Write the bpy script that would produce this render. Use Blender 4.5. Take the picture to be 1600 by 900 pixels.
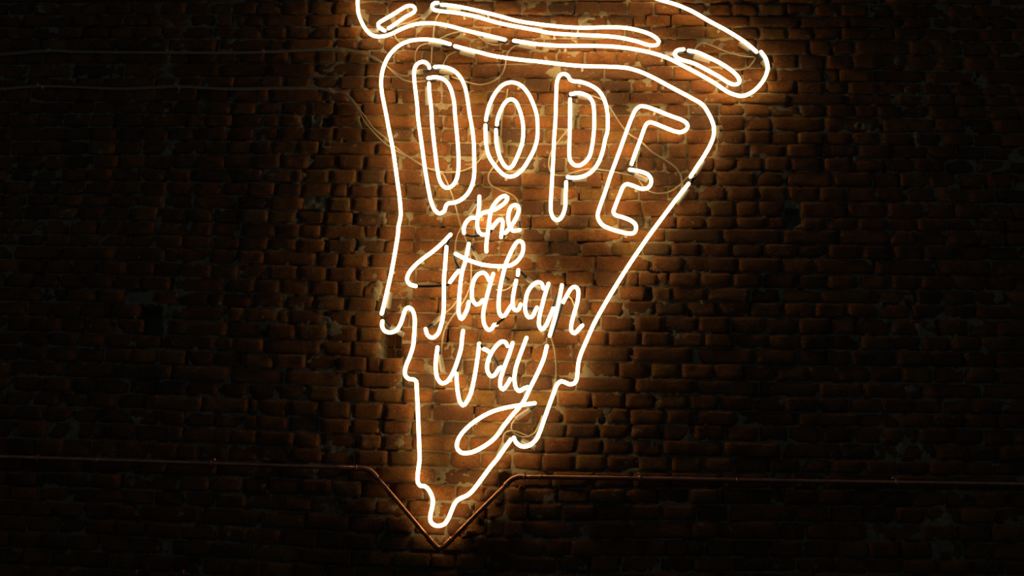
import bpy, bmesh, math, random
import numpy as np
from mathutils import Vector, Matrix

for o in list(bpy.data.objects):
    bpy.data.objects.remove(o)

S = bpy.context.scene
C = S.collection
random.seed(7)
rng = np.random.default_rng(7)

# ------------------------------------------------------------------ camera
FPX = 1600.0
DIST = 4.81
CAM_Z = 1.62
PITCH, YAW, ROLL = math.radians(16.397), math.radians(-3.726), math.radians(2.011)
_cy, _sy, _cp, _sp = math.cos(YAW), math.sin(YAW), math.cos(PITCH), math.sin(PITCH)
FW = Vector((_sy * _cp, _cy * _cp, _sp))
_ri = Vector((_cy, -_sy, 0))
_up = _ri.cross(FW)
RI = _ri * math.cos(ROLL) + _up * math.sin(ROLL)
UP = -_ri * math.sin(ROLL) + _up * math.cos(ROLL)
CAM = Vector((0, -DIST, CAM_Z))
cam_data = bpy.data.cameras.new('camera')
cam_data.sensor_width = 36
cam_data.lens = 36 * FPX / 1600
cam = bpy.data.objects.new('camera', cam_data)
C.objects.link(cam)
M = Matrix((RI, UP, -FW)).transposed().to_4x4()
M.translation = CAM
cam.matrix_world = M
S.camera = cam

# ------------------------------------------------------------------ world and exposure
w = bpy.data.worlds.new('world')
S.world = w
w.use_nodes = True
w.node_tree.nodes['Background'].inputs[0].default_value = (0.50, 0.72, 1.0, 1)
w.node_tree.nodes['Background'].inputs[1].default_value = 0.031
S.view_settings.view_transform = 'Standard'
S.view_settings.look = 'None'
S.view_settings.exposure = 0.0
S.view_settings.gamma = 1.0
NEON_COLOR = (1.0, 0.71, 0.34)
NEON_POWER = 7.6


def at(x, y, d=0.0):
    """point of the photograph (1600x900) carried to the plane d metres in front of the wall face (y = 0)"""
    v = FW + RI * ((x - 800) / FPX) - UP * ((y - 450) / FPX)
    t = (DIST - d) / v.y
    return CAM + v * t


# ------------------------------------------------------------------ materials
def newmat(name):
    m = bpy.data.materials.new(name)
    m.use_nodes = True
    nt = m.node_tree
    return m, nt, nt.nodes['Principled BSDF']


def N(nt, kind, **kw):
    n = nt.nodes.new(kind)
    for k, v in kw.items():
        if k in n.inputs:
            n.inputs[k].default_value = v
        else:
            setattr(n, k, v)
    return n


def mix(nt, fac, a, b):
    n = nt.nodes.new('ShaderNodeMix')
    n.data_type = 'RGBA'
    for sock, v in ((n.inputs[0], fac), (n.inputs[6], a), (n.inputs[7], b)):
        if hasattr(v, 'is_linked'):
            nt.links.new(v, sock)
        elif isinstance(v, (int, float)):
            sock.default_value = v
        else:
            sock.default_value = (*v, 1)
    return n.outputs[2]


def ramp(nt, src, a, b):
    n = nt.nodes.new('ShaderNodeMapRange')
    n.inputs[1].default_value = a
    n.inputs[2].default_value = b
    nt.links.new(src, n.inputs[0])
    return n.outputs[0]


def pos(nt):
    return nt.nodes.new('ShaderNodeNewGeometry').outputs['Position']


def noise(nt, scale, detail=5, rough=.6, vec=None):
    n = N(nt, 'ShaderNodeTexNoise')
    n.inputs['Scale'].default_value = scale
    n.inputs['Detail'].default_value = detail
    n.inputs['Roughness'].default_value = rough
    nt.links.new(vec if vec is not None else pos(nt), n.inputs['Vector'])
    return n.outputs['Fac']


MORTAR_A, MORTAR_B = (0.49, 0.375, 0.205), (0.29, 0.215, 0.12)


def brick_material():
    m, nt, p = newmat('old_red_brick')
    at_ = N(nt, 'ShaderNodeAttribute', attribute_name='tone')
    sep = nt.nodes.new('ShaderNodeSeparateColor')
    nt.links.new(at_.outputs['Color'], sep.inputs[0])
    base = mix(nt, sep.outputs[0], (0.215, 0.070, 0.0155), (0.36, 0.130, 0.027))
    base = mix(nt, sep.outputs[1], base, (0.105, 0.062, 0.030))        # burnt, brownish bricks
    base = mix(nt, sep.outputs[2], base, (0.30, 0.150, 0.030))        # yellow bricks
    base = mix(nt, ramp(nt, noise(nt, 14, 6, .65), .42, .72), base, (0.15, 0.050, 0.016))
    base = mix(nt, ramp(nt, noise(nt, 55, 6, .7), .58, .72), base, (0.40, 0.17, 0.050))
    pits = ramp(nt, noise(nt, 160, 4, .6), .68, .76)
    base = mix(nt, pits, base, (0.06, 0.028, 0.012))
    smear = ramp(nt, noise(nt, 9, 8, .72), .615, .68)
    base = mix(nt, smear, base, MORTAR_A)
    grain = nt.nodes.new('ShaderNodeMapRange')
    nt.links.new(noise(nt, 120, 6, .78), grain.inputs[0])
    for q, v in ((1, .34), (2, .66), (3, .70), (4, 1.32)):
        grain.inputs[q].default_value = v
    mul = N(nt, 'ShaderNodeMix', data_type='RGBA', blend_type='MULTIPLY')
    mul.inputs[0].default_value = 1
    nt.links.new(base, mul.inputs[6])
    nt.links.new(grain.outputs[0], mul.inputs[7])
    nt.links.new(mul.outputs[2], p.inputs['Base Color'])
    p.inputs['Roughness'].default_value = .9
    p.inputs['Specular IOR Level'].default_value = .25
    h1 = noise(nt, 45, 9, .74)
    h2 = noise(nt, 210, 5, .65)
    a = N(nt, 'ShaderNodeMath', operation='MULTIPLY_ADD')
    nt.links.new(h2, a.inputs[0]); a.inputs[1].default_value = .30
    nt.links.new(h1, a.inputs[2])
    b = N(nt, 'ShaderNodeBump', Strength=1.0, Distance=.016)
    nt.links.new(a.outputs[0], b.inputs['Height'])
    nt.links.new(b.outputs[0], p.inputs['Normal'])
    return m


def mortar_material():
    m, nt, p = newmat('lime_mortar')
    base = mix(nt, noise(nt, 6, 6, .65), MORTAR_B, MORTAR_A)
    base = mix(nt, ramp(nt, noise(nt, 60, 5, .7), .60, .72), base, (0.12, 0.09, 0.055))
    base = mix(nt, ramp(nt, noise(nt, 21, 5, .65), .57, .68), base, (0.27, 0.13, 0.05))
    nt.links.new(base, p.inputs['Base Color'])
    p.inputs['Roughness'].default_value = .95
    p.inputs['Specular IOR Level'].default_value = .15
    h1 = noise(nt, 70, 8, .75)
    b = N(nt, 'ShaderNodeBump', Strength=1.0, Distance=.014)
    nt.links.new(h1, b.inputs['Height'])
    nt.links.new(b.outputs[0], p.inputs['Normal'])
    return m


def plain(name, col, rough=.5, metal=0.0, spec=.5, trans=0.0, nscale=40, namt=.12):
    m, nt, p = newmat(name)
    dark = tuple(c * (1 - namt * 3) for c in col)
    nt.links.new(mix(nt, noise(nt, nscale), dark, col), p.inputs['Base Color'])
    p.inputs['Roughness'].default_value = rough
    p.inputs['Metallic'].default_value = metal
    p.inputs['Specular IOR Level'].default_value = spec
    p.inputs['Transmission Weight'].default_value = trans
    return m


def see_through(name, col, clear, rough=.25):
    m, nt, p = newmat(name)
    p.inputs['Base Color'].default_value = (*col, 1)
    p.inputs['Roughness'].default_value = rough
    nz = noise(nt, 60)
    tr = N(nt, 'ShaderNodeBsdfTransparent')
    ms = N(nt, 'ShaderNodeMixShader')
    r = nt.nodes.new('ShaderNodeMapRange')
    r.inputs[3].default_value = clear - .08
    r.inputs[4].default_value = clear + .08
    nt.links.new(nz, r.inputs[0])
    nt.links.new(r.outputs[0], ms.inputs[0])
    nt.links.new(p.outputs[0], ms.inputs[1])
    nt.links.new(tr.outputs[0], ms.inputs[2])
    nt.links.new(ms.outputs[0], nt.nodes['Material Output'].inputs[0])
    return m


def neon_material():
    m, nt, p = newmat('lit_neon_glass')
    nt.nodes.remove(p)
    e = N(nt, 'ShaderNodeEmission')
    e.inputs[0].default_value = (*NEON_COLOR, 1)
    e.inputs[1].default_value = NEON_POWER
    nt.links.new(e.outputs[0], nt.nodes['Material Output'].inputs[0])
    return m


def copper_material():
    m, nt, p = newmat('copper')
    base = mix(nt, ramp(nt, noise(nt, 9, 6, .7), .4, .75), (0.74, 0.33, 0.18), (0.34, 0.14, 0.07))
    nt.links.new(base, p.inputs['Base Color'])
    p.inputs['Metallic'].default_value = 1
    nt.links.new(ramp(nt, noise(nt, 30), -.05, 1.5), p.inputs['Roughness'])
    p.inputs['Roughness'].default_value = .35
    return m


BRICK = brick_material()
MORTAR = mortar_material()
NEON = neon_material()
COPPER = copper_material()
BLACK = plain('black_block_out_paint', (0.012, 0.012, 0.013), .28)
SLEEVE = see_through('milky_silicone_sleeve', (0.36, 0.32, 0.25), .44, .35)
CLEAR = see_through('clear_plastic', (0.75, 0.68, 0.52), .62, .12)
CABLE = see_through('clear_cable_jacket', (0.46, 0.37, 0.23), .32, .3)
CAPSULE = plain('red_bottle_capsule', (0.10, 0.006, 0.006), .3)
GLASS = plain('dark_bottle_glass', (0.01, 0.02, 0.012), .12)
WOOD = plain('dark_shelf_wood', (0.05, 0.03, 0.018), .6, nscale=12)
PAPER = plain('bottle_label_paper', (0.35, 0.31, 0.24), .8)
CONCRETE = plain('floor_concrete', (0.07, 0.065, 0.06), .7, nscale=5)


# ------------------------------------------------------------------ object helpers
def link(name, me, m, parent=None):
    o = bpy.data.objects.new(name, me)
    if m:
        me.materials.append(m)
    C.objects.link(o)
    if parent:
        o.parent = parent
        o.matrix_parent_inverse = Matrix.Identity(4)
    return o


def tag(o, label, cat, group=None):
    o['label'] = label
    o['category'] = cat
    if group:
        o['group'] = group
    return o


def thing(name, label, cat, loc=(0, 0, 0), group=None):
    o = bpy.data.objects.new(name, None)
    o.location = loc
    o.empty_display_size = .05
    C.objects.link(o)
    return tag(o, label, cat, group)


def mesh(name, v, f, smooth=True):
    me = bpy.data.meshes.new(name)
    me.from_pydata([tuple(q) for q in v], [], f)
    if smooth:
        me.polygons.foreach_set('use_smooth', [True] * len(me.polygons))
    me.update()
    return me


def catmull(P, step):
    """resample control points by a centripetal-like Catmull-Rom curve at about one point per step"""
    P = [Vector(p) for p in P]
    if len(P) < 3:
        n = max(1, int((P[1] - P[0]).length / step))
        return [P[0].lerp(P[1], i / n) for i in range(n + 1)]
    Q = [P[0] * 2 - P[1]] + P + [P[-1] * 2 - P[-2]]
    out = []
    for i in range(1, len(Q) - 2):
        p0, p1, p2, p3 = Q[i - 1:i + 3]
        t0 = 0.0
        t1 = t0 + max(1e-6, (p1 - p0).length) ** .5
        t2 = t1 + max(1e-6, (p2 - p1).length) ** .5
        t3 = t2 + max(1e-6, (p3 - p2).length) ** .5
        n = max(1, int(round((p2 - p1).length / step)))
        for k in range(n):
            t = t1 + (t2 - t1) * k / n
            a1 = p0 * ((t1 - t) / (t1 - t0)) + p1 * ((t - t0) / (t1 - t0))
            a2 = p1 * ((t2 - t) / (t2 - t1)) + p2 * ((t - t1) / (t2 - t1))
            a3 = p2 * ((t3 - t) / (t3 - t2)) + p3 * ((t - t2) / (t3 - t2))
            b1 = a1 * ((t2 - t) / (t2 - t0)) + a2 * ((t - t0) / (t2 - t0))
            b2 = a2 * ((t3 - t) / (t3 - t1)) + a3 * ((t - t1) / (t3 - t1))
            out.append(b1 * ((t2 - t) / (t2 - t1)) + b2 * ((t - t1) / (t2 - t1)))
    out.append(P[-1])
    return out


def sweep(pts, r, sides=10, round_caps=True, off=Vector((0, 0, 0))):
    """tube along pts (world) as vertices and faces, relative to off"""
    pts = [Vector(p) - off for p in pts]
    n = len(pts)
    T = []
    for i in range(n):
        a, b = pts[max(0, i - 1)], pts[min(n - 1, i + 1)]
        T.append((b - a).normalized())
    ref = Vector((0, 1, 0))
    if abs(T[0].dot(ref)) > .9:
        ref = Vector((1, 0, 0))
    u = (ref - T[0] * ref.dot(T[0])).normalized()
    rings = []

    def ring(c, u, t, rr):
        v = t.cross(u)
        rings.append([c + (u * math.cos(2 * math.pi * k / sides) + v * math.sin(2 * math.pi * k / sides)) * rr for k in range(sides)])
    rr = r if callable(r) else (lambda s: r)
    if round_caps:
        for a in (80, 50, 25):
            ring(pts[0] - T[0] * rr(0) * math.sin(math.radians(a)), u, T[0], rr(0) * math.cos(math.radians(a)))
    for i in range(n):
        u = (u - T[i] * u.dot(T[i])).normalized()
        ring(pts[i], u, T[i], rr(i / max(1, n - 1)))
    if round_caps:
        for a in (25, 50, 80):
            ring(pts[-1] + T[-1] * rr(1) * math.sin(math.radians(a)), u, T[-1], rr(1) * math.cos(math.radians(a)))
    V = [p for q in rings for p in q]
    F = []
    for i in range(len(rings) - 1):
        for k in range(sides):
            k2 = (k + 1) % sides
            F.append((i * sides + k, i * sides + k2, (i + 1) * sides + k2, (i + 1) * sides + k))
    F.append(tuple(range(sides))[::-1])
    F.append(tuple((len(rings) - 1) * sides + k for k in range(sides)))
    return V, F


def tube(name, pts, r, m, parent=None, sides=10, caps=True):
    off = parent.location if parent else Vector((0, 0, 0))
    if parent and parent.parent:
        off = off + parent.parent.location
    V, F = sweep(pts, r, sides, caps, off)
    return link(name, mesh(name, V, F), m, parent)


# ------------------------------------------------------------------ the brick wall: courses and joints read off the photograph
JX = [-160, 0, 220, 540, 840, 1200, 1480, 1600, 1760]
J220 = [4, 23, 42, 60.6, 81, 100, 121, 137, 159, 178, 199, 220, 242, 264, 284, 305, 324, 345.6, 368, 387, 409, 431, 453, 475, 498, 522, 544, 568, 592.4, 616, 639, 663, 689, 716, 741, 765, 788, 814, 839, 865]
J540 = [2, 21, 40, 59.5, 78, 98, 118, 138, 160, 180, 199, 220, 241, 264, 286, 308, 330, 351, 373, 395, 417, 440, 463, 486, 509, 533, 557, 580, 604, 628, 654, 678, 702, 726, 750, 777, 803, 832, 860, 885]
J840 = [2, 23, 43, 60, 80, 100, 123, 144, 163, 180, 200, 224, 246, 269, 292, 313, 336, 357, 377, 398, 423, 444, 468, 492, 515, 538, 563.6, 587, 610, 635, 661, 683, 708, 736, 763, 787, 814, 842, 869, 895]
J1200 = [4, 24, 41, 60, 83, 106, 126, 145, 162, 181, 204, 224, 245, 266, 290, 313, 338, 357, 380, 402, 427, 450, 472, 495, 521.6, 545, 570, 595, 619, 643, 665, 691, 716, 739, 763, 789, 815, 843, 871, 894]
HEADS = {
 0: "210 249 291 329 366 402 440 482 520 561 606 650 690 730 772 815 855 897 938 981 1022 1063 1104 1144 1186 1229 1272 1314 1357 1395 1437",
 1: "232 296 338 363 384 413 480 539 575 614 658 700 740 782 822 862 917 948 989 1009 1049 1102 1172 1252 1328 1411",
 2: "253 286 333 369 408 447 485 523 563 606 650 679 720 766 806 846 893 932 976 1018 1060 1102 1145 1187 1232 1272 1314 1357 1397 1440",
 3: "261 338 418 445 520 559 599 630 690 735 758 782 850 930 975 1037 1090 1184 1266 1300 1336 1420",
 4: "264 295 338 374 414 451 494 523 543 577 616 659 697 744 785 828 870 914 963 993 1040 1084 1125 1165 1207 1248 1292 1333 1377 1417 1460",
 5: "269 343 421 491 571 597 645 690 737 779 866 944 1012 1052 1101 1160 1215 1290 1311 1364 1446",
 6: "243 281 318 366 405 442 486 528 569 611 650 690 733 779 821 860 899 942 987 1030 1078 1120 1160 1200 1245 1290 1324 1370 1411 1440",
 7: "249 308 326 357 420 504 546 585 619 655 690 733 762 803 840 880 946 984 1070 1155 1234 1323 1400",
 8: "230 269 315 362 400 438 480 522 564 601 649 687 720 765 805 850 900 954 1000 1040 1076 1124 1165 1206 1252 1292 1336 1370 1410 1450",
 9: "224 294 322 363 411 436 471 485 504 514 560 604 650 693 735 760 800 865 893 904 950 990 1030 1076 1122 1165 1208 1288 1378 1460",
 10: "224 264 306 356 398 436 478 520 564 605 644 689 731 773 820 850 890 942 988 1029 1072 1121 1165 1206 1246 1290 1332 1376 1424",
 11: "221 269 324 357 393 423 465 498 586 655 752 792 838 893 951 1000 1036 1044 1074 1120 1172 1229 1280 1341 1392 1449",
 12: "229 270 309 352 398 439 482 525 568 618 660 704 744 796 840 884 928 980 1025 1073 1116 1151 1195 1236 1287 1334 1382 1428 1475",
 13: "221 258 298 364 410 457 472 515 557 600 661 707 753 815 860 900 941 971 1020 1065 1120 1181 1231 1302 1363 1405",
 14: "223 262 303 348 389 429 471 517 542 590 635 680 723 768 814 860 905 950 998 1044 1092 1136 1185 1231 1280 1322 1370 1416",
 15: "216 256 302 370 420 474 512 548 590 667 752 810 850 892 945 1003 1053 1110 1150 1184 1228 1250 1323 1386 1444",
 16: "247 290 334 376 420 462 506 552 598 640 689 740 785 830 872 920 966 1008 1019 1057 1104 1150 1200 1226 1252 1293 1340 1386 1432",
 17: "242 298 331 376 431 467 501 569 589 648 740 816 856 888 972 1040 1130 1223 1311 1390 1430",
 18: "244 286 332 374 418 464 508 554 599 646 692 738 780 806 858 909 957 1004 1049 1097 1145 1195 1245 1295 1347 1395 1444",
 19: "259 328 372 413 494 529 575 658 712 752 838 931 1018 1070 1154 1222 1272 1367 1463",
 20: "242 284 331 373 418 465 510 556 604 649 694 740 790 838 883 930 978 997 1028 1045 1094 1145 1192 1245 1293 1342 1393 1438",
 21: "268 350 398 437 482 529 568 590 698 735 760 815 860 914 967 1011 1021 1050 1106 1173 1218 1282 1373 1430 1475",
 22: "239 279 328 349 394 443 491 538 586 634 684 730 780 828 875 923 974 1025 1073 1122 1172 1224 1274 1324 1372 1424",
 23: "268 357 382 434 450 504 549 597 638 690 740 806 850 895 938 993 1036 1091 1142 1195 1248 1299 1337 1396 1466",
 24: "266 355 414 462 510 559 596 609 626 651 700 749 800 854 904 951 1002 1049 1102 1150 1201 1251 1298 1344 1394",
 25: "252 336 365 412 500 550 590 609 626 706 760 830 894 989 1084 1180 1247 1291 1329 1400 1453",
 26: "207 249 290 334 380 428 478 525 573 595 628 668 722 770 821 870 920 967 1016 1064 1115 1162 1212 1263 1311 1361 1409 1457",
 27: "269 359 444 537 560 628 680 730 766 813 864 900 992 1087 1186 1281 1348 1443",
 28: "243 291 340 387 435 479 529 578 627 677 723 774 818 872 925 977 1026 1077 1124 1177 1227 1278 1327 1376 1426 1473",
 29: "227 316 389 402 450 498 548 599 648 675 741 830 880 948 983 1041 1084 1150 1248 1341 1404",
 30: "246 289 335 381 402 450 499 546 595 642 690 739 790 838 885 936 985 1033 1084 1134 1185 1232 1284 1332 1381 1435",
 31: "211 262 286 361 401 461 500 560 597 644 733 802 850 902 942 989 1035 1130 1220 1316 1368 1410",
 32: "234 279 309 355 402 452 504 554 606 654 703 751 800 848 898 947 997 1049 1099 1148 1201 1250 1300 1352 1402 1451",
 33: "209 260 340 396 432 492 545 590 682 780 798 928 1048 1130 1202 1288 1396",
 34: "236 281 328 377 422 469 518 566 612 662 712 759 790 822 871 923 975 1026 1077 1125 1173 1224 1276 1330 1377 1426",
 35: "240 288 337 386 440 486 535 584 634 684 740 760 790 824 879 934 983 1034 1089 1138 1191 1244 1295 1349 1399 1446",
 36: "220 314 408 478 545 601 646 698 730 762 790 818 920 985 1081 1121 1219 1258 1354 1440",
 37: "230 284 340 388 438 492 540 587 640 690 740 800 850 893 945 990 1012 1040 1075 1101 1144 1202 1254 1307 1355 1406",
 38: "204 268 288 328 396 470 546 571 614 673 712 758 800 870 922 968 1032 1084 1143 1200 1244 1308 1356 1410",
 39: "220 268 318 364 410 460 510 560 621 670 720 772 822 872 922 972 1022 1072 1122 1172 1222 1272 1322 1372",
}
XW0, XW1 = -3.75, 3.1           # extent of the built brickwork along the wall


def joint_line(i):
    """(xs, zs) in wall metres of bed joint i"""
    y = [0] * 9
    a, b, c, d = J220[i], J540[i], J840[i], J1200[i]
    sl = (b - a) / 320
    y[2], y[3], y[4], y[5] = a, b, c, d
    y[1] = a - sl * 150
    y[0] = y[1] - sl * 100
    y[6] = d + 4
    y[7] = d + 5.5
    y[8] = d + 7.5
    P = [at(JX[k], y[k]) for k in range(9)]
    return [p.x for p in P], [p.z for p in P]


LINES = [joint_line(i) for i in range(40)]
COURSE = .0752


def bed(i, x):
    """height of bed joint i at wall position x; beyond the photograph the courses go on evenly"""
    if i < 0:
        return float(np.interp(x, *LINES[0])) - i * COURSE
    if i > 39:
        return float(np.interp(x, *LINES[39])) - (i - 39) * COURSE
    return float(np.interp(x, *LINES[i]))


def make_heads(i):
    r = random.Random(100 + i)
    if 0 <= i < 40:
        ym = [(J840[i] + (J840[i + 1] if i < 39 else J840[i] + 26)) / 2]
        px = [float(q) for q in HEADS[i].split()]
        X = []
        for q in px:
            yy = np.interp(q, [220, 540, 840, 1200], [J220[i], J540[i], J840[i], J1200[i]]) + 11
            X.append(at(q, yy).x)
    else:
        X = [r.uniform(-.1, .1)]
    stretch = (len(X) > 1 and (X[-1] - X[0]) / (len(X) - 1) > .19) or (len(X) == 1 and i % 2)
    L = .268 if stretch else .143
    out = [X[0]]
    for q in X[1:]:
        while q - out[-1] > .315:
            out.append(out[-1] + (q - out[-1]) / 2 if q - out[-1] < .5 else out[-1] + .25)
        out.append(q)
    while out[0] > XW0:
        out.insert(0, out[0] - L + r.uniform(-.012, .012))
    while out[-1] < XW1:
        out.append(out[-1] + L + r.uniform(-.012, .012))
    return out


# what the photograph shows of single bricks: (course, photo x) -> tone (red, burnt, yellow)
TONES = {(0, 876): (.3, .8, 0), (16, 988): (.2, .95, 0), (18, 1026): (.3, .9, .2), (30, 862): (.3, .9, .2), (30, 714): (.2, .85, .1), (28, 750): (.5, .1, 1), (14, 700): (.5, .25, .9), (14, 745): (.2, .6, 0), (14, 928): (.5, .1, .7), (14, 972): (.8, 0, .8), (16, 943): (.7, 0, .8), (30, 765): (.6, 0, .7), (10, 797): (.2, .8, 0), (12, 818): (.2, .8, 0), (12, 862): (.3, .7, 0), (6, 965): (.2, .7, 0), (7, 965): (.2, .7, 0), (8, 975): (.1, .7, 0), (28, 846): (.3, .3, .8), (34, 735): (.9, .1, 0), (34, 775): (.3, .9, .3), (32, 630): (.2, .6, .6), (31, 725): (.7, .1, .2), (18, 883): (.2, .7, 0), (8, 735): (.4, .2, 0), (7, 860): (.7, 0, 0)}
# bricks that stand back or are missing: (course, photo x) -> depth behind the face
SUNK = {(24, 602): .15, (24, 618): .15, (25, 602): .15, (25, 618): .15, (15, 493): .03, (9, 494): .02, (18, 883): .004, (16, 579): .004, (26, 584): .004}
MISSING = {(22, 228), (23, 232), (24, 232), (33, 789), (9, 478), (9, 509), (7, 317), (15, 1239), (16, 1239), (21, 1016), (16, 1013), (9, 898), (11, 1040)}
# deep openings in the mortar, photo boxes (x0, y0, x1, y1, depth)
HOLES = [(595, 510, 627, 557, .165), (214, 478, 252, 541, .11), (777, 737, 800, 764, .06), (472, 182, 484, 199, .05), (503, 183, 513, 199, .05), (304, 138, 326, 152, .05), (1228, 326, 1250, 352, .06), (897, 182, 903, 200, .03), (1011, 340, 1019, 356, .03), (1012, 447, 1020, 468, .035), (1036, 225, 1043, 242, .025), (756, 803, 770, 812, .03), (702, 246, 706, 262, .02), (480, 330, 512, 349, .03), (738, 790, 760, 800, .03), (738, 505, 742, 512, .02), (935, 130, 945, 140, .02), (930, 93, 943, 100, .02)]
# places where mortar was trowelled over the bricks: photo ellipses (cx, cy, rx, ry, height)
PATCHES = [(917, 33, 12, 9, .010), (866, 112, 14, 9, .010), (590, 455, 9, 16, .012), (668, 574, 8, 7, .010), (1120, 205, 9, 14, .010), (618, 255, 10, 9, .008), (745, 70, 14, 6, .008), (598, 340, 7, 12, .006), (978, 98, 12, 12, .008), (1470, 830, 26, 40, .012), (1050, 38, 5, 6, .008), (915, 462, 6, 7, .008), (756, 240, 8, 22, .008), (1118, 250, 8, 24, .006), (858, 372, 6, 8, .008), (740, 868, 7, 12, .012), (674, 780, 5, 12, .006), (682, 787, 5, 10, .006), (1432, 218, 8, 12, .008), (1100, 338, 0, 0, 0)]


def vnoise(x, z, cell, seed):
    """smooth value noise in [-1, 1] (numpy arrays)"""
    g = np.random.default_rng(seed).uniform(-1, 1, (257, 257))
    u, v = x / cell + 1000.3, z / cell + 1000.7
    iu, iv = np.floor(u).astype(int), np.floor(v).astype(int)
    fu, fv = u - iu, v - iv
    fu, fv = fu * fu * (3 - 2 * fu), fv * fv * (3 - 2 * fv)
    a, b = g[iu % 257, iv % 257], g[(iu + 1) % 257, iv % 257]
    c, d = g[iu % 257, (iv + 1) % 257], g[(iu + 1) % 257, (iv + 1) % 257]
    return (a * (1 - fu) + b * fu) * (1 - fv) + (c * (1 - fu) + d * fu) * fv


def photo_xy(x, z):
    """photo pixel of a point on the wall face (numpy)"""
    px, py, pz = x, np.full_like(x, DIST), z - CAM_Z
    f = px * FW.x + py * FW.y + pz * FW.z
    r = px * RI.x + py * RI.y + pz * RI.z
    u = px * UP.x + py * UP.y + pz * UP.z
    return 800 + FPX * r / f, 450 - FPX * u / f


def face_shift(x, z):
    """slow bulge of the whole old wall"""
    return .006 * vnoise(x, z, .7, 3)


def mortar_bed():
    step = .0085
    z0, z1 = 1.30, bed(-5, 0)
    xs = np.arange(XW0, XW1, step)
    zs = np.arange(z0, z1, step)
    X, Z = np.meshgrid(xs, zs)
    X = X + rng.uniform(-.3, .3, X.shape) * step
    Z = Z + rng.uniform(-.3, .3, Z.shape) * step
    d = .0060 + .0016 * vnoise(X, Z, .16, 11) + .0034 * vnoise(X, Z, .045, 12) + .0026 * vnoise(X, Z, .02, 13) + .0012 * vnoise(X, Z, .0095, 14)
    d += .045 * np.clip(vnoise(X, Z, .028, 15) - .52, 0, 1)
    d = np.maximum(d, .0022 + .0012 * vnoise(X, Z, .018, 17))
    d -= .016 * np.clip(vnoise(X, Z, .075, 16) - .66, 0, 1)
    d += face_shift(X, Z)
    U, V = photo_xy(X, Z)
    for (cx, cy, rx, ry, h) in PATCHES:
        if rx:
            e = ((U - cx) / rx) ** 2 + ((V - cy) / ry) ** 2 + .5 * vnoise(X, Z, .025, 21)
            d -= h * np.clip(1.4 - e, 0, 1)
    for (x0, y0, x1, y1, h) in HOLES:
        j = 2.0 * vnoise(X, Z, .03, 22)
        m = np.clip(np.minimum(np.minimum(U - x0 + j, x1 - U + j), np.minimum(V - y0 + j, y1 - V + j)) / 2.0, 0, 1)
        d = d * (1 - m) + h * m
    # open joints where the mortar has fallen out
    for i in range(40):
        r = random.Random(700 + i)
        for h in make_heads(i):
            if r.random() < .13:
                zt, zb = bed(i, h) - .004, bed(i + 1, h) + .004
                if r.random() < .5:
                    zt, zb = (zt, (zt + zb) / 2) if r.random() < .5 else ((zt + zb) / 2, zb)
                hw = r.uniform(.004, .008)
                k0, k1 = np.searchsorted(zs, [zb - .02, zt + .02])
                c0, c1 = np.searchsorted(xs, [h - .03, h + .03])
                sx, sz = X[k0:k1, c0:c1], Z[k0:k1, c0:c1]
                m = np.clip(np.minimum(hw + .003 - np.abs(sx - h), np.minimum(sz - zb, zt - sz)) / .004, 0, 1)
                d[k0:k1, c0:c1] = d[k0:k1, c0:c1] * (1 - m) + .036 * m
            if r.random() < .16:
                x0 = h + r.uniform(-.1, .1)
                L = r.uniform(.015, .06)
                z = bed(i, x0)
                k0, k1 = np.searchsorted(zs, [z - .03, z + .03])
                c0, c1 = np.searchsorted(xs, [x0 - .1, x0 + .1])
                sx, sz = X[k0:k1, c0:c1], Z[k0:k1, c0:c1]
                m = np.clip(np.minimum(.0065 - np.abs(sz - z), L - np.abs(sx - x0)) / .004, 0, 1)
                d[k0:k1, c0:c1] = d[k0:k1, c0:c1] * (1 - m) + .030 * m
    ny, nx = X.shape
    co = np.stack([X, d, Z], -1).reshape(-1, 3)
    idx = np.arange(ny * nx).reshape(ny, nx)
    q = np.stack([idx[:-1, :-1], idx[:-1, 1:], idx[1:, 1:], idx[1:, :-1]], -1).reshape(-1, 4)
    me = bpy.data.meshes.new('wall_back')
    me.vertices.add(len(co)); me.vertices.foreach_set('co', co.ravel())
    me.loops.add(q.size); me.loops.foreach_set('vertex_index', q.ravel())
    me.polygons.add(len(q))
    me.polygons.foreach_set('loop_start', np.arange(len(q)) * 4)
    me.polygons.foreach_set('loop_total', np.full(len(q), 4))
    me.polygons.foreach_set('use_smooth', np.ones(len(q), bool))
    me.update(calc_edges=True)
    return link('wall_back', me, MORTAR)


wall = mortar_bed()
wall['kind'] = 'structure'


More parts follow.
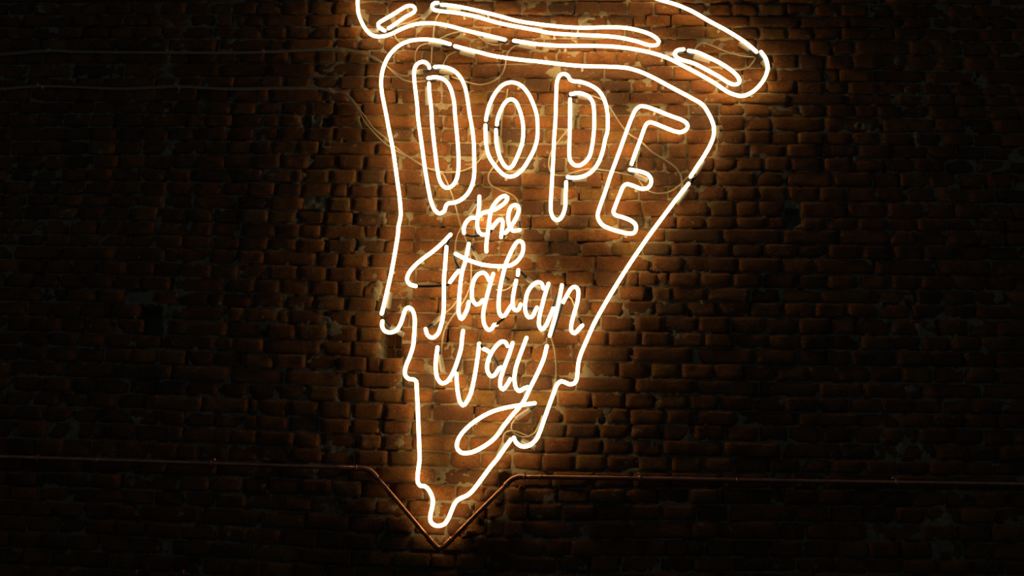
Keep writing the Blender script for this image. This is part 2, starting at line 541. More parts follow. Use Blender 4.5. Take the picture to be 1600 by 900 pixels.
def brick_shape(x0, x1, za0, za1, zb0, zb1, depth, r, nx, nz):
    """one worn brick: front grid with rounded outline and uneven face, and its sides. corners: top edge za0..za1, bottom edge zb0..zb1"""
    g = .0036
    x0 += g + r.uniform(-.0015, .0025); x1 -= g + r.uniform(-.0015, .0025)
    tl, tr = za0 - g - r.uniform(-.001, .003), za1 - g - r.uniform(-.001, .003)
    bl, br = zb0 + g + r.uniform(-.001, .003), zb1 + g + r.uniform(-.001, .003)
    U = np.linspace(-1, 1, nx + 1)
    W = np.linspace(-1, 1, nz + 1)
    U = np.sign(U) * np.abs(U) ** .75
    W = np.sign(W) * np.abs(W) ** .75
    uu, ww = np.meshgrid(U, W)
    lx, lz = (x1 - x0) / 2, (tl - bl) / 2
    cr = r.uniform(.004, .012)                       # rounding of the corners
    ax, az = uu * lx, ww * lz
    ex, ez = np.maximum(np.abs(ax) - (lx - cr), 0), np.maximum(np.abs(az) - (lz - cr), 0)
    e = np.hypot(ex, ez)
    k = np.where(e > cr, cr / np.maximum(e, 1e-6), 1)
    ax = np.where(ex > 0, np.sign(ax) * (lx - cr + ex * k), ax)
    az = np.where(ez > 0, np.sign(az) * (lz - cr + ez * k), az)
    px = x0 + lx + ax
    t = (ax + lx) / (2 * lx)
    s = (az + lz) / (2 * lz)
    pz = (bl * (1 - t) + br * t) * (1 - s) + (tl * (1 - t) + tr * t) * s
    sd = r.randrange(1000)
    px = px + .0022 * vnoise(px, pz, .03, sd)
    pz = pz + .0024 * vnoise(px, pz, .035, sd + 1)
    edge = np.maximum(np.abs(ax) - (lx - .011), 0) ** 2 + np.maximum(np.abs(az) - (lz - .011), 0) ** 2
    py = depth + .0028 * vnoise(px, pz, .045, sd + 2) + .0016 * vnoise(px, pz, .016, sd + 3) + edge / .011 * .22
    py = py + (ax * r.uniform(-.018, .018) + az * r.uniform(-.07, .07))
    if r.random() < .22:                             # a chipped corner
        cx, cz = r.choice((-1, 1)) * lx, r.choice((-1, 1)) * lz
        py = py + .016 * np.clip(1 - np.hypot(ax - cx, az - cz) / r.uniform(.02, .045), 0, 1)
    n1, n2 = nx + 1, nz + 1
    V = np.stack([px, py, pz], -1).reshape(-1, 3)
    F = []
    for j in range(nz):
        for i in range(nx):
            a = j * n1 + i
            F.append((a, a + 1, a + 1 + n1, a + n1))
    rim = list(range(n1)) + [j * n1 + nx for j in range(1, n2)] + [nz * n1 + i for i in range(nx - 1, -1, -1)] + [j * n1 for j in range(nz - 1, 0, -1)]
    base = len(V)
    B = V[rim].copy()
    B[:, 1] = np.maximum(B[:, 1], 0) + .045
    V = np.vstack([V, B])
    n = len(rim)
    for q in range(n):
        q2 = (q + 1) % n
        F.append((rim[q], base + q, base + q2, rim[q2]))
    return V, F


def lookup(table, i, cx):
    for key, v in (table.items() if isinstance(table, dict) else ((k, True) for k in table)):
        if key[0] == i and abs(key[1] - cx[0]) < cx[1]:
            return v
    return None


BR = []
for i in range(-5, 44):
    H = make_heads(i)
    r = random.Random(500 + i)
    for a, b in zip(H[:-1], H[1:]):
        if b < XW0 + .02 or a > XW1 - .02 or b - a < .02:
            continue
        xc = (a + b) / 2
        za0, za1, zb0, zb1 = bed(i, a), bed(i, b), bed(i + 1, a), bed(i + 1, b)
        U, V = photo_xy(np.array([a, b, xc]), np.array([(za0 + zb0) / 2, (za1 + zb1) / 2, (za0 + zb1) / 2]))
        near = (U[2], max(6, (U[1] - U[0]) * .42))
        if lookup(MISSING, i, near):
            continue
        sunk = lookup(SUNK, i, near) or 0
        tone = lookup(TONES, i, near)
        if tone is None:
            tone = (r.random() ** .8, max(0, r.gauss(.02, .22)) if r.random() < .75 else r.uniform(.3, .8), r.uniform(.3, .8) if r.random() < .1 else 0)
        depth = sunk - .0005 + min(.0022, r.gauss(-.0008, .0028)) + float(face_shift(np.array([xc]), np.array([za0 - .03]))[0])
        if V[2] > 740:                                # the foot of the wall is rougher
            depth += min(.002, r.gauss(-.001, .005))
        u0, u1 = max(0, U[0]), min(1600, U[1])
        hpx = 75 / 3.1 * (1 + .17 * (V[2] - 450) / 450)
        vis = 0
        if 200 < U[2] < 1480 and 0 < V[2] < 898:
            vis = (u1 - u0) * min(hpx, 900 - V[2] + hpx / 2)
            if 540 < U[2] < 1160:
                vis *= 1.12
        BR.append((vis, i, a, b, za0, za1, zb0, zb1, depth, tone, sunk))
order = sorted(range(len(BR)), key=lambda k: -BR[k][0])
single = set(order[:300])


def tone_attr(me, col):
    at_ = me.color_attributes.new('tone', 'FLOAT_COLOR', 'POINT')
    at_.data.foreach_set('color', np.asarray(col, dtype=np.float32).ravel())


AV, AF, AC, nb = [], [], [], 0
for k, (vis, i, a, b, za0, za1, zb0, zb1, depth, tone, sunk) in enumerate(BR):
    r = random.Random(9000 + k)
    long = b - a > .19
    if vis > 0:
        nx, nz = (8, 4) if long else (5, 4)
    else:
        nx, nz = (4, 3) if long else (3, 3)
    V, F = brick_shape(a, b, za0, za1, zb0, zb1, depth, r, nx, nz)
    col = np.tile(np.array([*tone, 1.0]), (len(V), 1))
    if k in single:
        c = Vector(((a + b) / 2, 0, (za0 + zb1) / 2))
        me = mesh('brick', V - np.array(c), F)
        tone_attr(me, col)
        o = link('brick', me, BRICK, wall)
        o.location = c
    else:
        AV.append(V); AC.append(col)
        AF += [tuple(q + nb for q in f) for f in F]
        nb += len(V)
me = mesh('brickwork', np.vstack(AV), AF)
tone_attr(me, np.vstack(AC))
bw = link('brickwork', me, BRICK, wall)
bw['kind'] = 'stuff'

# rubble and stones where the bricks broke away above the pipe
def stone(x, y, rx, ry, seed):
    r = random.Random(seed)
    bm = bmesh.new()
    bmesh.ops.create_icosphere(bm, subdivisions=2, radius=1)
    c = at(x, y, .004)
    for v in bm.verts:
        n = 1 + .25 * r.uniform(-1, 1)
        v.co = Vector((v.co.x * rx * n, v.co.y * min(rx, ry) * .8 * n, v.co.z * ry * n))
    me = bpy.data.meshes.new('stone')
    bm.to_mesh(me); bm.free()
    me.polygons.foreach_set('use_smooth', [True] * len(me.polygons))
    tone_attr(me, np.tile(np.array([r.random(), r.uniform(.2, .8), 0, 1]), (len(me.vertices), 1)))
    o = link('stone', me, BRICK, wall)
    o.location = c
    o.rotation_euler = (0, r.uniform(-.6, .6), 0)


for q, (x, y, rx, ry) in enumerate([(733, 833, .022, .018), (763, 772, .022, .026), (748, 812, .026, .02), (776, 786, .018, .016), (757, 848, .016, .014), (724, 838, .012, .01), (738, 856, .018, .016), (763, 836, .014, .012), (815, 762, .016, .012), (754, 762, .014, .010), (768, 808, .02, .014)]):
    stone(x, y, rx, ry, q)

# ------------------------------------------------------------------ floor in front of the wall, below the frame
bm = bmesh.new()
vs = [bm.verts.new(p) for p in ((-5, .1, 0), (5, .1, 0), (5, -6.5, 0), (-5, -6.5, 0))]
bm.faces.new(vs[::-1])
me = bpy.data.meshes.new('floor'); bm.to_mesh(me); bm.free()
fl = link('floor', me, CONCRETE)
fl['kind'] = 'structure'
bm = bmesh.new()
vs = [bm.verts.new(p) for p in ((XW0, .012, -.001), (XW1, .012, -.001), (XW1, .012, 1.302), (XW0, .012, 1.302))]
bm.faces.new(vs)
me = bpy.data.meshes.new('wall_foot'); bm.to_mesh(me); bm.free()
wf = link('wall_foot', me, MORTAR, wall)

# ------------------------------------------------------------------ the neon sign
TUBE_R = .0093
TUBE_H = .050                    # how far the glass stands off the brick
GROUP = 'warm white neon sign tubes on the brick wall'


def nums(s):
    v = [float(q) for q in s.replace(',', ' ').split()]
    return list(zip(v[::2], v[1::2]))


def clip_post(parent, p):
    """clear plastic tube support: base disc on the wall, stem and cup"""
    off = parent.location
    V, F = [], []
    for (y0, y1, r) in ((.0, -.004, .0085), (-.004, -(TUBE_H - TUBE_R - .002), .0035), (-(TUBE_H - TUBE_R - .002), -(TUBE_H - TUBE_R + .003), .0075)):
        n0 = len(V)
        for y in (y0, y1):
            for k in range(8):
                V.append(Vector((p.x + r * math.cos(k * math.pi / 4), y, p.z + r * math.sin(k * math.pi / 4))) - off)
        for k in range(8):
            k2 = (k + 1) % 8
            F.append((n0 + k, n0 + k2, n0 + 8 + k2, n0 + 8 + k))
        F.append(tuple(n0 + k for k in range(8)))
        F.append(tuple(n0 + 8 + k for k in range(7, -1, -1)))
    link('tube_clip', mesh('tube_clip', V, F, False), CLEAR, parent)


def lit(parent, pts, d0=TUBE_H, d1=None, name='glass_tube', clips=True):
    """one lit stroke: traced points, standing d0..d1 off the wall"""
    d1 = d0 if d1 is None else d1
    P = nums(pts) if isinstance(pts, str) else pts
    n = len(P)
    W = [at(x, y, d0 + (d1 - d0) * k / (n - 1)) for k, (x, y) in enumerate(P)]
    path = catmull(W, .011)
    o = tube(name, path, TUBE_R, NEON, parent)
    if clips:
        L = len(path)
        m = max(1, int(L * .011 / .42))
        for k in range(m):
            q = path[int((k + .5) / m * (L - 1))]
            if q.z < 5.0:
                clip_post(parent, q)
    return o


def black(parent, pts, d0=.045, d1=None, r=.0076):
    """glass painted black between two strokes"""
    d1 = d0 if d1 is None else d1
    d0, d1 = d0 * .84, d1 * .84
    P = nums(pts)
    W = [at(x, y, d0 + (d1 - d0) * k / (len(P) - 1)) for k, (x, y) in enumerate(P)]
    return tube('painted_tube', catmull(W, .012), r, BLACK, parent, 8)


def sleeve(parent, pts, d=.022, r=.0130):
    """milky silicone boot over an electrode"""
    P = nums(pts)
    W = [at(x, y, min(d, .024)) for (x, y) in P]
    return tube('electrode_sleeve', catmull(W, .02), r, SLEEVE, parent, 12, False)


def electrode(parent, pts, slv=None):
    """black end of a tube bending back to the wall, with its sleeve"""
    black(parent, pts, TUBE_H + .003, .032, .0084)
    if slv:
        sleeve(parent, slv)


def sign(name, label, x, y, cat='neon sign'):
    return thing(name, label, cat, at(x, y, 0), GROUP)


# --- crust of the pizza slice
t = sign('neon_outline', 'big neon outline of the pizza crust, curving across the top of the sign', 860, 60)
lit(t, "789,62 760,55 730,48 700,40 680,36.6 660,36.4 644,39 628,45 610,53.6 600,56.4 590,57 580,54 571,45 564,32 560,20 559,10 559,0 563,-15 575,-30 600,-43 640,-51 700,-54 780,-50 860,-40 940,-26 1000,-11 1032,0 1056,7 1080,17 1110,34 1136,48 1160,63 1172,72 1182,81")
lit(t, "1189,81 1196,91 1199.4,104 1197,117 1189.6,130 1176.6,143 1160,150 1148,148 1136,143 1120,132 1100,120 1070,104 1044,91 1020,83 992,77 960,73 920,71.6 880,71.6 840,69 820,66 803,63.6")
electrode(t, "790,62 791,65 780,64.5", "780,63 755,61")
electrode(t, "802,64 801,67 809,67", "812,70 837,75")
electrode(t, "1182,81 1184,84 1173,80", "1172,78 1155,67.5")
electrode(t, "1188,81 1185,85 1192,94", "1191,96 1204,111")

t = sign('neon_bubble', 'short neon loop at the far left end of the crust', 622, 28)
lit(t, "601,48 595,44.4 591,41 591,37 596,33 610,25 626,15 636,9.6 643,9 648,12 648,17 644,21 634,26 624,33 614,40 607,44.4")
electrode(t, "601,48 602,50.5 594,49.5", "593,48 577,48")
electrode(t, "607,44.4 607,47 618,43")

t = sign('neon_bubble', 'long thin neon loop along the middle of the crust', 850, 40)
lit(t, "684,4.4 680,4.4 676,7 675,11 678,15 686,17 710,19.6 740,25 780,36 810,42 840,47.6 860,51.6 900,54.4 940,56 970,59 996,65 1012,70 1022,71 1028,69 1029.6,65 1026,60 1016,53.6 996,47 976,43.4 950,42.6 910,43.4 880,42 840,37.6 810,33 780,25 750,17.6 720,11 700,8 690,7.2")
electrode(t, "685,4.4 687,8 678,10", "674,14 660,30")
electrode(t, "689,7 688,11 698,12.5", "698,13 720,15")

t = sign('neon_bubble', 'slanted neon loop near the right end of the crust', 1105, 105)
lit(t, "1068,77 1062,77.6 1056,80 1054,84 1056,88.4 1064,93 1084,99 1104,109 1124,120 1138,129 1146,132 1153,131 1155.6,127 1153,120 1144,111 1126,99 1106,89 1090,82 1076,79")
electrode(t, "1069,77 1070,82 1062,83", "1059,83.5 1039,84")
electrode(t, "1075,79 1074,83.5 1083,86.5", "1084,88 1110,96")

# --- the slice with its dripping edge
t = sign('neon_outline', 'tall neon outline of the pizza slice with dripping edges, tapering to a rounded tip', 800, 440)
lit(t, "703,69 690,65 676,62.4 660,61.6 640,64 624,71 610,84 602,98 597,114 595.6,130 597,146 600,162 603.6,180 608,204 613,228 617,254 621,284 624,306 626,328 626,338 622.4,356 622,364 618,390 613,418 607,446 600,476 596.4,490")
lit(t, "597.6,502 597,509 600,516 608,519.4 618,517 625,508 630,494 634,483 639,480.4 644,484 647.6,494 648,508 647,524 645.6,540 644,546 640,558 635,570 632.6,581 634,588 640,592.4 647,593 650.4,596 651,606 652.4,630 653.6,660 655,696 655.6,716 655.2,722 653.6,734 652.4,746 653,754 657,759 663,759.6 668,763 674,773 676.4,782 675,794 672.4,806 673,815 679,820.6 686,821.6 694,819 700,811 706,797 711,786 717,780 730,774 738,767 752,749 766,730 776,718 786,704 798,687")
lit(t, "803,684 806,691 814,697 822,697.6 830,694 838,686 843,676 850,656 860,628 866,612 871,600 877,595.6 882,597 890,600.4 897,599 900.6,594 902.4,580 904,566 908,552 914,538 920,524 928,506 940,484 954,460 970,434 988,406 1010,374 1020,360 1032,344 1056,312 1076,287")
lit(t, "1079,276 1088,262 1100,244 1110,226 1115,212 1115.6,200 1113,190 1108,179 1098,164 1080,153 1050,137 1020,121 1000,112 980,106.4 952,104.2 920,103.6 890,101.6 840,96 810,93 770,87 750,82 730,77 711,72")
electrode(t, "703,69 704,72 692,71.5", "692,70.5 670,68")
electrode(t, "710,72 708,75 719,80", "719,81 742,87")
electrode(t, "596.4,491 598,496 602,489", "606,482 610,457")
electrode(t, "597.6,502 597,499 609,511", "611,511 631,524")
electrode(t, "798,687 797,689 790,692", "788,692 778,714")
electrode(t, "803,684 806,686 812,689", "815,688 837,700")
electrode(t, "1076,287 1080,283 1086,277", "1074,296 1058,318")
electrode(t, "1079,276 1082,281 1077,288", "1086,272 1100,252")

# --- capital letters
t = sign('neon_letter', 'neon capital letter D in double outline', 696, 215, 'neon letter')
lit(t, "671,106 669,101 664,97 659,96.6 652,100 648,107 647,118 649,140 652,166 653,182 659,226 665,270 670,298 674,316 680,329 687,333.6 694,330 697,321 701,317.6 710,316.6 722,311 733,299 740,280 741,250 740,220 737,196 734,180 732,166 727,138 720,122 710,111 698,105.6 686,104 679.4,104.6")
lit(t, "670.2,130.5 671,144 674,172 675,192 679,230 684,268 688,284 694,292 700,293.6 708,289 714,278 716.4,260 716,236 714,210 711.6,186 710.4,172 710,164 708,152 704,138 698,128 690,122.4 680,120.4 669,122")
electrode(t, "671,107 672,110 661,111", "661,112 637,114")
electrode(t, "678,105 677,109 688,109.6", "687,111 709,114")
electrode(t, "668,122 668,125 680,126", "679,124 702,121")
electrode(t, "670,129 669,127 668,134", "667.5,136 668.5,164")

t = sign('neon_letter', 'neon capital letter O as two nested ovals', 799, 203, 'neon letter')
lit(t, "759.2,187.8 761,177.5 766,161 775.7,143 787,132 800,128.7 813,132.8 824.5,145 834,164.5 839,182 840,200 839.4,216 835,232.5 826,250 816,265 805,274 796,276 787,273 775.7,261.7 764,244 759.5,224 758.7,208 758.5,195.8")
lit(t, "776.2,194.8 778,184 783,171 790,159.6 797.7,155 805,158 811.5,171 816,187 817.7,203.5 816,223 813,232.5 805,252 800,260 794.4,262.6 788.7,259 780.6,244 775.7,224 775,203")
electrode(t, "759,190 761,191 763.5,183", "764,180 768,163")
electrode(t, "758.5,193 761,193 762.5,205", "762.5,206 763.5,226")
electrode(t, "776,197 778,198 780.5,190", "781,188 784,172")
electrode(t, "775,201 777,200 779.2,213", "779.5,214 783,238")

t = sign('neon_letter', 'neon capital letter P in double outline', 905, 228, 'neon letter')
lit(t, "884.7,284.5 884,301 883,323.5 879.7,335 875,342 870,344 865,341 861,331.6 860.6,320 862.7,281 864.8,240.6 866.4,208 867.6,194 869,153 870,130 872.4,121.4 877,116 882,115.4 887,118 891,124.7 895,126.8 905.7,127.6 920.4,132.3 933.4,140 943,153 948,169.4 949.6,185.6 948.8,206.7 946,216 941.5,237 933.4,257 922,270 909,276 894.4,277.7 887,276.6")
lit(t, "890.8,155 890.5,177.5 890,218 889.8,224.4 889.8,245.5 892.7,253.6 897.6,257.7 904,258.8 912,255 920.4,245.5 925,229 927.7,208 928.5,193.7 928,171 926,159.6 920.4,151.5 912,147 902.5,145.3 892,147")
electrode(t, "885,277 885,280 892,281", "894,280.5 917,279.5")
electrode(t, "885,282 884,281 882,290", "881,295 879.5,320")
electrode(t, "891,147 890,150.5 901,151.5", "903,151 921,153")
electrode(t, "890.8,152 890,151 893,160", "893.5,162 893.5,184")

t = sign('neon_letter', 'tilted neon capital letter E in continuous outline', 1005, 265, 'neon letter')
lit(t, "986.8,256.5 991,243.7 1000.7,217.7 1007,200 1010.5,193.4 1015.4,191 1022,192.5 1038,199 1056,205.6 1064,206.4 1071.4,203 1074.7,197.4 1072,191.7 1065.8,187.7 1046,180.4 1023.5,171.4 1009,166.6 1000.7,166 994,170.6 988.6,180.4 978,208 965,244.3 953.6,275.2 945.5,300 937.4,323 933.8,336 935.7,344 942,352 957,358.6 971.5,362.7 984.5,365 991,363.5 994,357 992.6,350.5 984.5,344 971.5,339 961.7,335.9 958.5,331.8 961,323 968,305 974.7,290.4 979.6,287.6 991,291 1002.4,295 1012,293.6 1017,287 1017,279 1012,272.5 999,267.6 984,265")
electrode(t, "983.5,265 982,268 991,272.5", "991,273 1012,282")
electrode(t, "986,259 987,262 990,254", "992,250 999,231")

# --- the script words
t = sign('neon_word', 'neon script word "the" below the letter O', 768, 350, 'neon letter')
lit(t, "749,307 748.5,322.5 746.5,338.7 746,355 749.5,364 755,367 759,366.4", TUBE_H - .012, TUBE_H - .012, clips=False)
lit(t, "725,364 725,355 730,345 737,340 744,340.4 750,337 753.6,333 761.7,330.6 771.5,328 781,323 791,314.4 793,308.7 789.4,305.8 783,308 774.7,316 768,327 765,342 762.6,361.5 760,381 760,393", TUBE_H + .012, TUBE_H - .006)
lit(t, "769,356 774.7,348.5 780.4,342.8 784.5,342.8 785.3,350 784,361.5 783,370.4")
lit(t, "789.4,364 797.5,355 805.6,342 810.5,329 809,321.7 805,320 799,323 795,332 794,343.6 796.7,355 801.6,360.7 812,359", TUBE_H + .016, TUBE_H - .01)
black(t, "725,364 730,367.5 739,369.6 749,367.5", .058, .04)
black(t, "769,356 768,360 763,366", .055, .045)
black(t, "783,370.4 787,370 789.4,364", .05, .06)
black(t, "812,359 811.5,354 810.5,347", .05, .035, .0075)
sleeve(t, "810.5,346 812.5,320", .030, .0105)
black(t, "749,307 747,312 743,318", .046, .034)
sleeve(t, "743,318 731,337", .030, .0115)

t = sign('neon_word', 'neon script word "Italian" across the middle of the slice', 770, 445, 'neon letter')
lit(t, "704,366.6 690,381 675.6,393.4 661,404 646.4,417 638,428.4 636,437 640,444 649.6,447")
lit(t, "697.6,386 696.7,397.5 695,422 694.3,426 693.5,458.7 692.7,491 689.4,507.5 683.7,522 675.6,527.8 668,523.7 665,514")
lit(t, "703,441 711,430 717,423", clips=False)
lit(t, "712,396.7 726,404 739,409 752,413 768,415.4 787.7,416 797.5,414.6 807,409 815.4,397.5 817.8,386 815.4,378 809.7,377 802.4,386 796,399 790,413.7 784.5,435 781.4,450.6 779,475 780.6,489.6 785.5,495.3 790,491 796,481.5 799,477", TUBE_H + .022, TUBE_H - .014)
lit(t, "732.5,381 730,394 726.5,410.5 722.5,423 719.5,442.5 717,475 717,491 721,498.6 726,492 731,480 732.5,472")
lit(t, "764,437.6 760,429.5 755,426 747,428.7 740.6,437.6 737.4,454 738,467 744,476 748.7,475 754.4,469", TUBE_H + .01)
lit(t, "770.7,428 765,447.4 759,470 755,491 757,507.5 763.4,515.6 769,513 772,507.5 776,507", TUBE_H - .014)
lit(t, "810,422 809,429.5", clips=False)
lit(t, "806.6,438.4 803,455.5 801,471.7 802.6,482.3 807.4,485 811.5,481.5 813.4,475.8")
lit(t, "849,450.6 846.4,443 840.7,440.9 832.6,445 825,455.5 821,471.7 821,486.4 826,496 831,495.3 836,486.4 839,480.7", TUBE_H + .01)
lit(t, "857,443.3 852,458.7 846.4,480 842.4,497.8 842.4,509 846.4,514.8 852,510 858.6,496 865,480.7", TUBE_H - .014)
lit(t, "878,445.8 874,467 868.4,491 862,514 859,524.6", TUBE_H + .01)
lit(t, "879.5,473 884.6,463.6 892.7,450.6 898.4,448 903.3,453 902.5,470 896.8,491 892.7,507.5 892.7,517 897.6,520.8 903.3,515.6 909.8,508.3", TUBE_H - .012)
black(t, "704,366.6 702,373 699,380 697.6,386", .052)
black(t, "649.6,447 660,447.5 692,446 702,444 703,441", .055, .055, .0068)
black(t, "712,396.7 710.6,401 713,410.5 717,418 717,423", .062, .055)
black(t, "732.5,381 736,385 740,391", .055, .035)
sleeve(t, "740.6,392.5 753.5,417", .028, .010)
black(t, "776,507 780,503 786,498.6 788,494", .046, .046, .0075)
black(t, "732.5,472 736,474.5 744,476", .05, .056)
black(t, "809,429.5 808,434 806.6,438.4", .05, .05, .008)
black(t, "810,422 814,426 823,434.4", .055, .034, .0072)
sleeve(t, "823,435 844,452", .028, .0115)
black(t, "813.4,475.8 815.5,480 825,482 833.4,483.5", .05, .045)
black(t, "784,430 789,432.7 795,437", .040, .036)
black(t, "870,462 868,469 865,478", .042, .048)
black(t, "879,474 875,486 869,506 862,524", .044, .044, .008)
black(t, "909.8,508.3 907,503 904,498", .046, .034, .0078)
sleeve(t, "904,497 899.5,485", .03, .0075)
black(t, "665,514 669,512 676,507", .055, .034, .0078)
sleeve(t, "676,506.5 690,494", .028, .0115)

t = sign('neon_word', 'neon script word "way" with a long looped y tail', 775, 610, 'neon letter')
lit(t, "683.7,542.7 681.3,560.6 681.3,581.7 684.5,593 691,599 698.4,596.4 706.5,585 713.8,567 720.3,544.4 722,528 723.5,517")
lit(t, "713,583.4 713.8,598 716,617.5 720,630.5 723.5,633.7 728.4,629 735,616 740.6,593 745.5,564 748,544.4 748.7,537", TUBE_H - .010)
lit(t, "755.5,545 760,547 767,551.5", TUBE_H - .012, clips=False)
lit(t, "793,540.5 789.4,534.6 783.7,533.8 776.4,539.5 768,551 761.7,567 761.7,580 767.4,588 773,585.8 779.6,576 782.5,574", TUBE_H + .010)
lit(t, "801,536 796,552.5 788.6,572 782,593 782,604.5 786,608.6 791,603 797.5,592", TUBE_H - .012)
lit(t, "822.7,528 817.8,541 810.5,560.6 804.8,580 804,596.4 807,607.8 812,611 818.6,607 824.3,605", TUBE_H + .012)
lit(t, "854.4,541 849.5,560.6 839.7,583.4 828.4,606 817,629 800.7,648.4 787.7,664.6 772.5,685 750,701 732,707.8 719.6,706.6 714,698.8 716,686.4 727.5,670.6 745.5,656 768,643.6 790.5,637 817.5,632.4 835.5,630", TUBE_H - .012, TUBE_H + .022)
black(t, "683.7,542.7 686,546 687,554", .055, .034, .0078)
sleeve(t, "687.5,555 692,581", .028, .0125)
black(t, "720,556 717,568 713,583.4", .042, .046)
black(t, "748.7,537 751,540 755.5,545", .046, .046)
black(t, "767,551.5 773,561 779.6,572", .046, .048, .0068)
black(t, "797.5,592 799.5,588 802,584", .045)
black(t, "824.3,605 828,600 831,596", .05, .042)
black(t, "835.5,630 834,634 829,638.6", .07, .034, .0078)
sleeve(t, "828,639.5 806,655", .028, .0115)

# ------------------------------------------------------------------ cables of the sign
def cable(label, strands, group='clear sign cables', cl=None, r=.0039):
    x, y = nums(strands[0])[0]
    t = thing('power_cable', label, 'cable', at(max(2, x), y, 0), group)
    for s in strands:
        W = [at(a, b, .0125 + .002 * math.sin(k * 2.1)) for k, (a, b) in enumerate(nums(s))]
        tube('cable', catmull(W, .018), r, CABLE, t, 7)
    for (a, b) in (cl or ()):
        p = at(a, b, 0) - t.location
        bm = bmesh.new()
        bmesh.ops.create_cube(bm, size=1)
        bmesh.ops.bevel(bm, geom=bm.edges, offset=.2, segments=2, affect='EDGES')
        for v in bm.verts:
            v.co = Vector((v.co.x * .010, v.co.y * .022, v.co.z * .016)) + p + Vector((0, -.010, 0))
        me = bpy.data.meshes.new('cable_clip'); bm.to_mesh(me); bm.free()
        link('cable_clip', me, CLEAR, t)
    return t


cable('upper pair of clear cables running along the dark left wall to the letter D', [
    "-60,87 0,86 75,80.5 130,82 270,83 400,82.5 480,79 525,77.5 545,79 572,86 594,97 608,106 624,117 638,118.5",
    "-60,83 0,83 75,78.5 130,80 270,81 400,80.5 480,77 525,75 545,77 572,84 594,95 608,107 620,118 634,126 648,128 668,126"],
    None, [(78, 80), (262, 81), (271, 83), (413, 81.5), (527, 76), (536, 79)])
cable('lower pair of clear cables from the dark left wall, swinging down behind the letter D', [
    "-60,142 0,140 60,135.5 200,139.5 275,136 345,139.5 480,138.5 500,139 520,144 534,143 550,155 564,175 572,184 582,199 601,215 617,229 638,245 664,261 682,267 700,269 720,267.5 740,259 758,240",
    "-60,138 0,138 60,134 200,137.5 275,134 345,137.5 480,136.5 500,137.5 520,142 534,145 550,158 563,178 569,190 581,204 600,223 620,236 640,246 666,262 680,266 692,272 700,288 710,316 720,354 724,366 731,381"],
    None, [(61, 134.5), (68, 138), (276, 134), (281, 138), (516, 141), (521, 144)])
cable('thin clear cable from the crest of the crust loop down into the letter D', ["687,20 681,30 678,46 677,58 675,76 674,98"])
cable('thin clear cable arching under the crust outline above the letter D', ["649,98 649,84 656,72 672,67 688,60 704,53 724,49 738,52 748,57 760,66 776,70.5 786,68"])
cable('short clear cable hanging below the left crust loop', ["660,26 656,28 640,35 622,40 616,47 617,56 620,62 628,68"])
cable('short clear cable at the gap in the top left of the slice outline', ["692,102 696,93 701,86 712,81"])
cable('clear cable hanging in a deep loop between the letters D and O', ["706,120 730,128 750,132 770,127 784,116 790,100 792,86 796,79 804,72 814,69"])
cable('clear cable winding from the letter O down to the word "the"', ["793,140 792,150 786,170 781,230 778,250 770,262 763,274 766,288 780,296 800,304 808,312 812,328"])
cable('clear cable sweeping from the letter P across to the right edge of the slice', ["908,150 915,147 926,150 941,156 953,168 967,190 976,202 984,210 1000,220 1020,238 1040,250 1056,262 1064,276 1065,292 1058,312"])
cable('clear cable drooping in a bowl below the middle arm of the letter E', ["998,232 995,246 995,264 998,280 1010,296 1026,302 1044,300 1058,292 1074,277"])
cable('clear cable looping round the stem of the letter P towards the letter E', ["890,198 886,204 870,224 860,240 857.5,260 862,271 880,274 900,268 920,264 944,266 968,270 988,274"])
cable('thin clear cable looping inside the right end of the crust', ["1086,78 1089,71 1099,67 1110,70 1134,80 1164,88 1180,90 1175,99 1168,106 1154,109 1146,108"])
cable('clear cable dropping from the bar of the letter t in "Italian" to the word "way"', ["731,385 735,402 736.5,420 735,444 728,464 712,488 697,511 692,528 690.5,540 689,556"])
cable('thin clear cable left of the t in "Italian", rising from its black link', ["721,355 715,366 712,378 711,396"])
cable('short clear cable trailing from the foot of the capital I', ["690,494 697,488 708,478 718,464"])
cable('short clear cable curving below the letter l in "Italian"', ["776,453 784,454 794,451 804,440"])
cable('thin clear cable hanging inside the last n of "Italian"', ["899.5,485 896,475 892,466 886,461"])
cable('clear cable hanging from the n of "Italian" past the y of "way"', ["860,525 865.7,544 868.5,569 867.5,593 864,606"])
cable('clear cable looping behind the tail of the y to the right drip', ["806,655 800,662 799.5,671.7 808,680 822,682.5 836,675 843,662 847,650"])
cable('short clear cable bent above the gap in the lower right edge of the slice', ["786,694 787,680 791,675 800,673 812,676 824,681"])

# ------------------------------------------------------------------ copper pipe
PR, PD = .0106, .034
t = thing('copper_pipe', 'copper pipe running along the wall and dipping in a V under the slice tip', 'pipe', at(687, 857, 0))


def pipe_pts(s):
    return [at(x, y, PD) for (x, y) in nums(s)]


def straight(name, s, r=PR, caps=False, sides=14):
    P = pipe_pts(s)
    n = max(2, int((P[-1] - P[0]).length / .1))
    path = P if len(P) > 2 else [P[0].lerp(P[1], k / n) for k in range(n + 1)]
    return tube(name, path, r, COPPER, t, sides, caps)


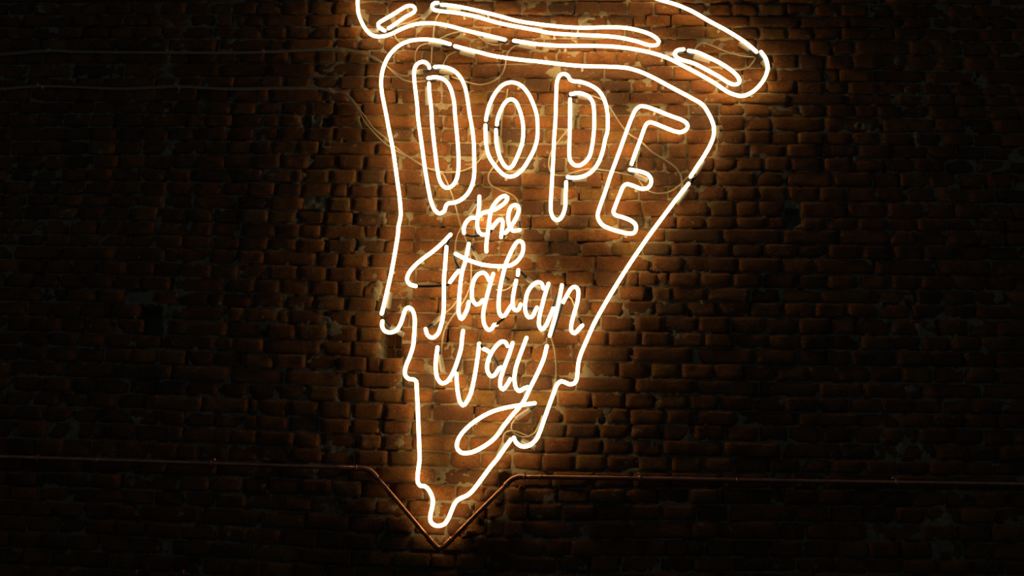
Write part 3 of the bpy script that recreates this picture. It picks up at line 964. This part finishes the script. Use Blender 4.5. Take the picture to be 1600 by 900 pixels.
straight('pipe_run', "-80,711 560,731.5")
straight('pipe_run', "586,742 674,846")
straight('pipe_run', "703,845 793,755")
straight('pipe_run', "816,745 1700,758")
for s in ("556,731.4 564,731.7 572,733 579,736 584,740 589,746", "670,841 677,849 683,855 687,857 691,855.5 697,850.5 706,842", "790,758 796,752 802,748 808,745.7 814,745 820,745.1"):
    path = catmull(pipe_pts(s), .008)
    e = tube('elbow', path, PR * 1.22, COPPER, t, 14, False)
    for q in (0, -1):
        a, b = path[q], path[1 if q == 0 else -2]
        d = (b - a).normalized() * .008
        tube('elbow_collar', [a - d * .2, a + d * .8], PR * 1.42, COPPER, e, 14, False).location = (0, 0, 0)
for s in ("843,745.4 847,745.4", "150,719.3 154,719.4", "1150,750.5 1154,750.6"):
    straight('coupling', s, PR * 1.3)
for (x, y) in ((60, 715.5), (330, 724), (1000, 747.7), (1400, 753.7)):
    c = at(x, y, PD)
    V, F = [], []
    for k, a in enumerate([(-.030, .002), (-.018, .002)] + [(-math.cos(q * math.pi / 6) * .0155, -PD - math.sin(q * math.pi / 6) * .0155 + 0) for q in range(7)] + [(.018, .002), (.030, .002)]):
        for dx in (-.007, .007):
            yy = a[1]
            V.append(Vector((c.x + dx, yy, c.z - a[0])) - t.location)
    for k in range(len(V) // 2 - 1):
        F.append((2 * k, 2 * k + 1, 2 * k + 3, 2 * k + 2))
    o = link('pipe_clip', mesh('pipe_clip', V, F), COPPER, t)
    sm = o.modifiers.new('thickness', 'SOLIDIFY'); sm.thickness = .0015

# ------------------------------------------------------------------ wine bottles whose red necks reach into the frame, on a shelf below it
def lathe(name, prof, m, parent, z0=0):
    V, F = [], []
    n = 20
    for (r, z) in prof:
        for k in range(n):
            V.append(Vector((r * math.cos(2 * math.pi * k / n), r * math.sin(2 * math.pi * k / n), z)))
    for i in range(len(prof) - 1):
        for k in range(n):
            k2 = (k + 1) % n
            F.append((i * n + k, i * n + k2, (i + 1) * n + k2, (i + 1) * n + k))
    F.append(tuple(range(n))[::-1])
    F.append(tuple((len(prof) - 1) * n + k for k in range(n)))
    return link(name, mesh(name, V, F), m, parent)


SHELF_Z = 1.34
BOT = [(212, 890, .105, 'red-capped bottle at the bottom edge, leftmost of the three'), (231.5, 882, .044, 'red-capped bottle reaching highest at the bottom edge, in the middle of three'), (285, 890, .09, 'red-capped bottle at the bottom edge, rightmost and standing apart')]
for (x, y, BY, lab) in BOT:
    p = at(x, y, BY)
    h = p.z - SHELF_Z
    b = thing('bottle', lab, 'bottle', (p.x, p.y, SHELF_Z), 'red-capped bottles under the wall')
    lathe('glass_body', [(.030, 0), (.037, .004), (.037, h - .135), (.034, h - .118), (.022, h - .098), (.0145, h - .085), (.0135, h - .05)], GLASS, b)
    c = lathe('capsule', [(.0142, h - .07), (.0136, h - .022), (.0140, h - .02), (.0140, h - .013), (.0130, h - .012), (.0130, h - .004), (.0120, h)], CAPSULE, b)
    lathe('paper_label', [(.0373, .03), (.0373, .10)], PAPER, b)
x0, x1 = at(150, 890, BY).x, at(350, 890, BY).x
bm = bmesh.new()
bmesh.ops.create_cube(bm, size=1)
for v in bm.verts:
    v.co = Vector(((x0 + x1) / 2 + v.co.x * (x1 - x0), -.071 + v.co.y * .15, SHELF_Z - .0125 + v.co.z * .025))
bmesh.ops.bevel(bm, geom=bm.edges, offset=.002, segments=1, affect='EDGES')
me = bpy.data.meshes.new('wall_shelf'); bm.to_mesh(me); bm.free()
tag(link('wall_shelf', me, WOOD), 'dark wooden shelf on the brick wall carrying the red-capped bottles', 'shelf')
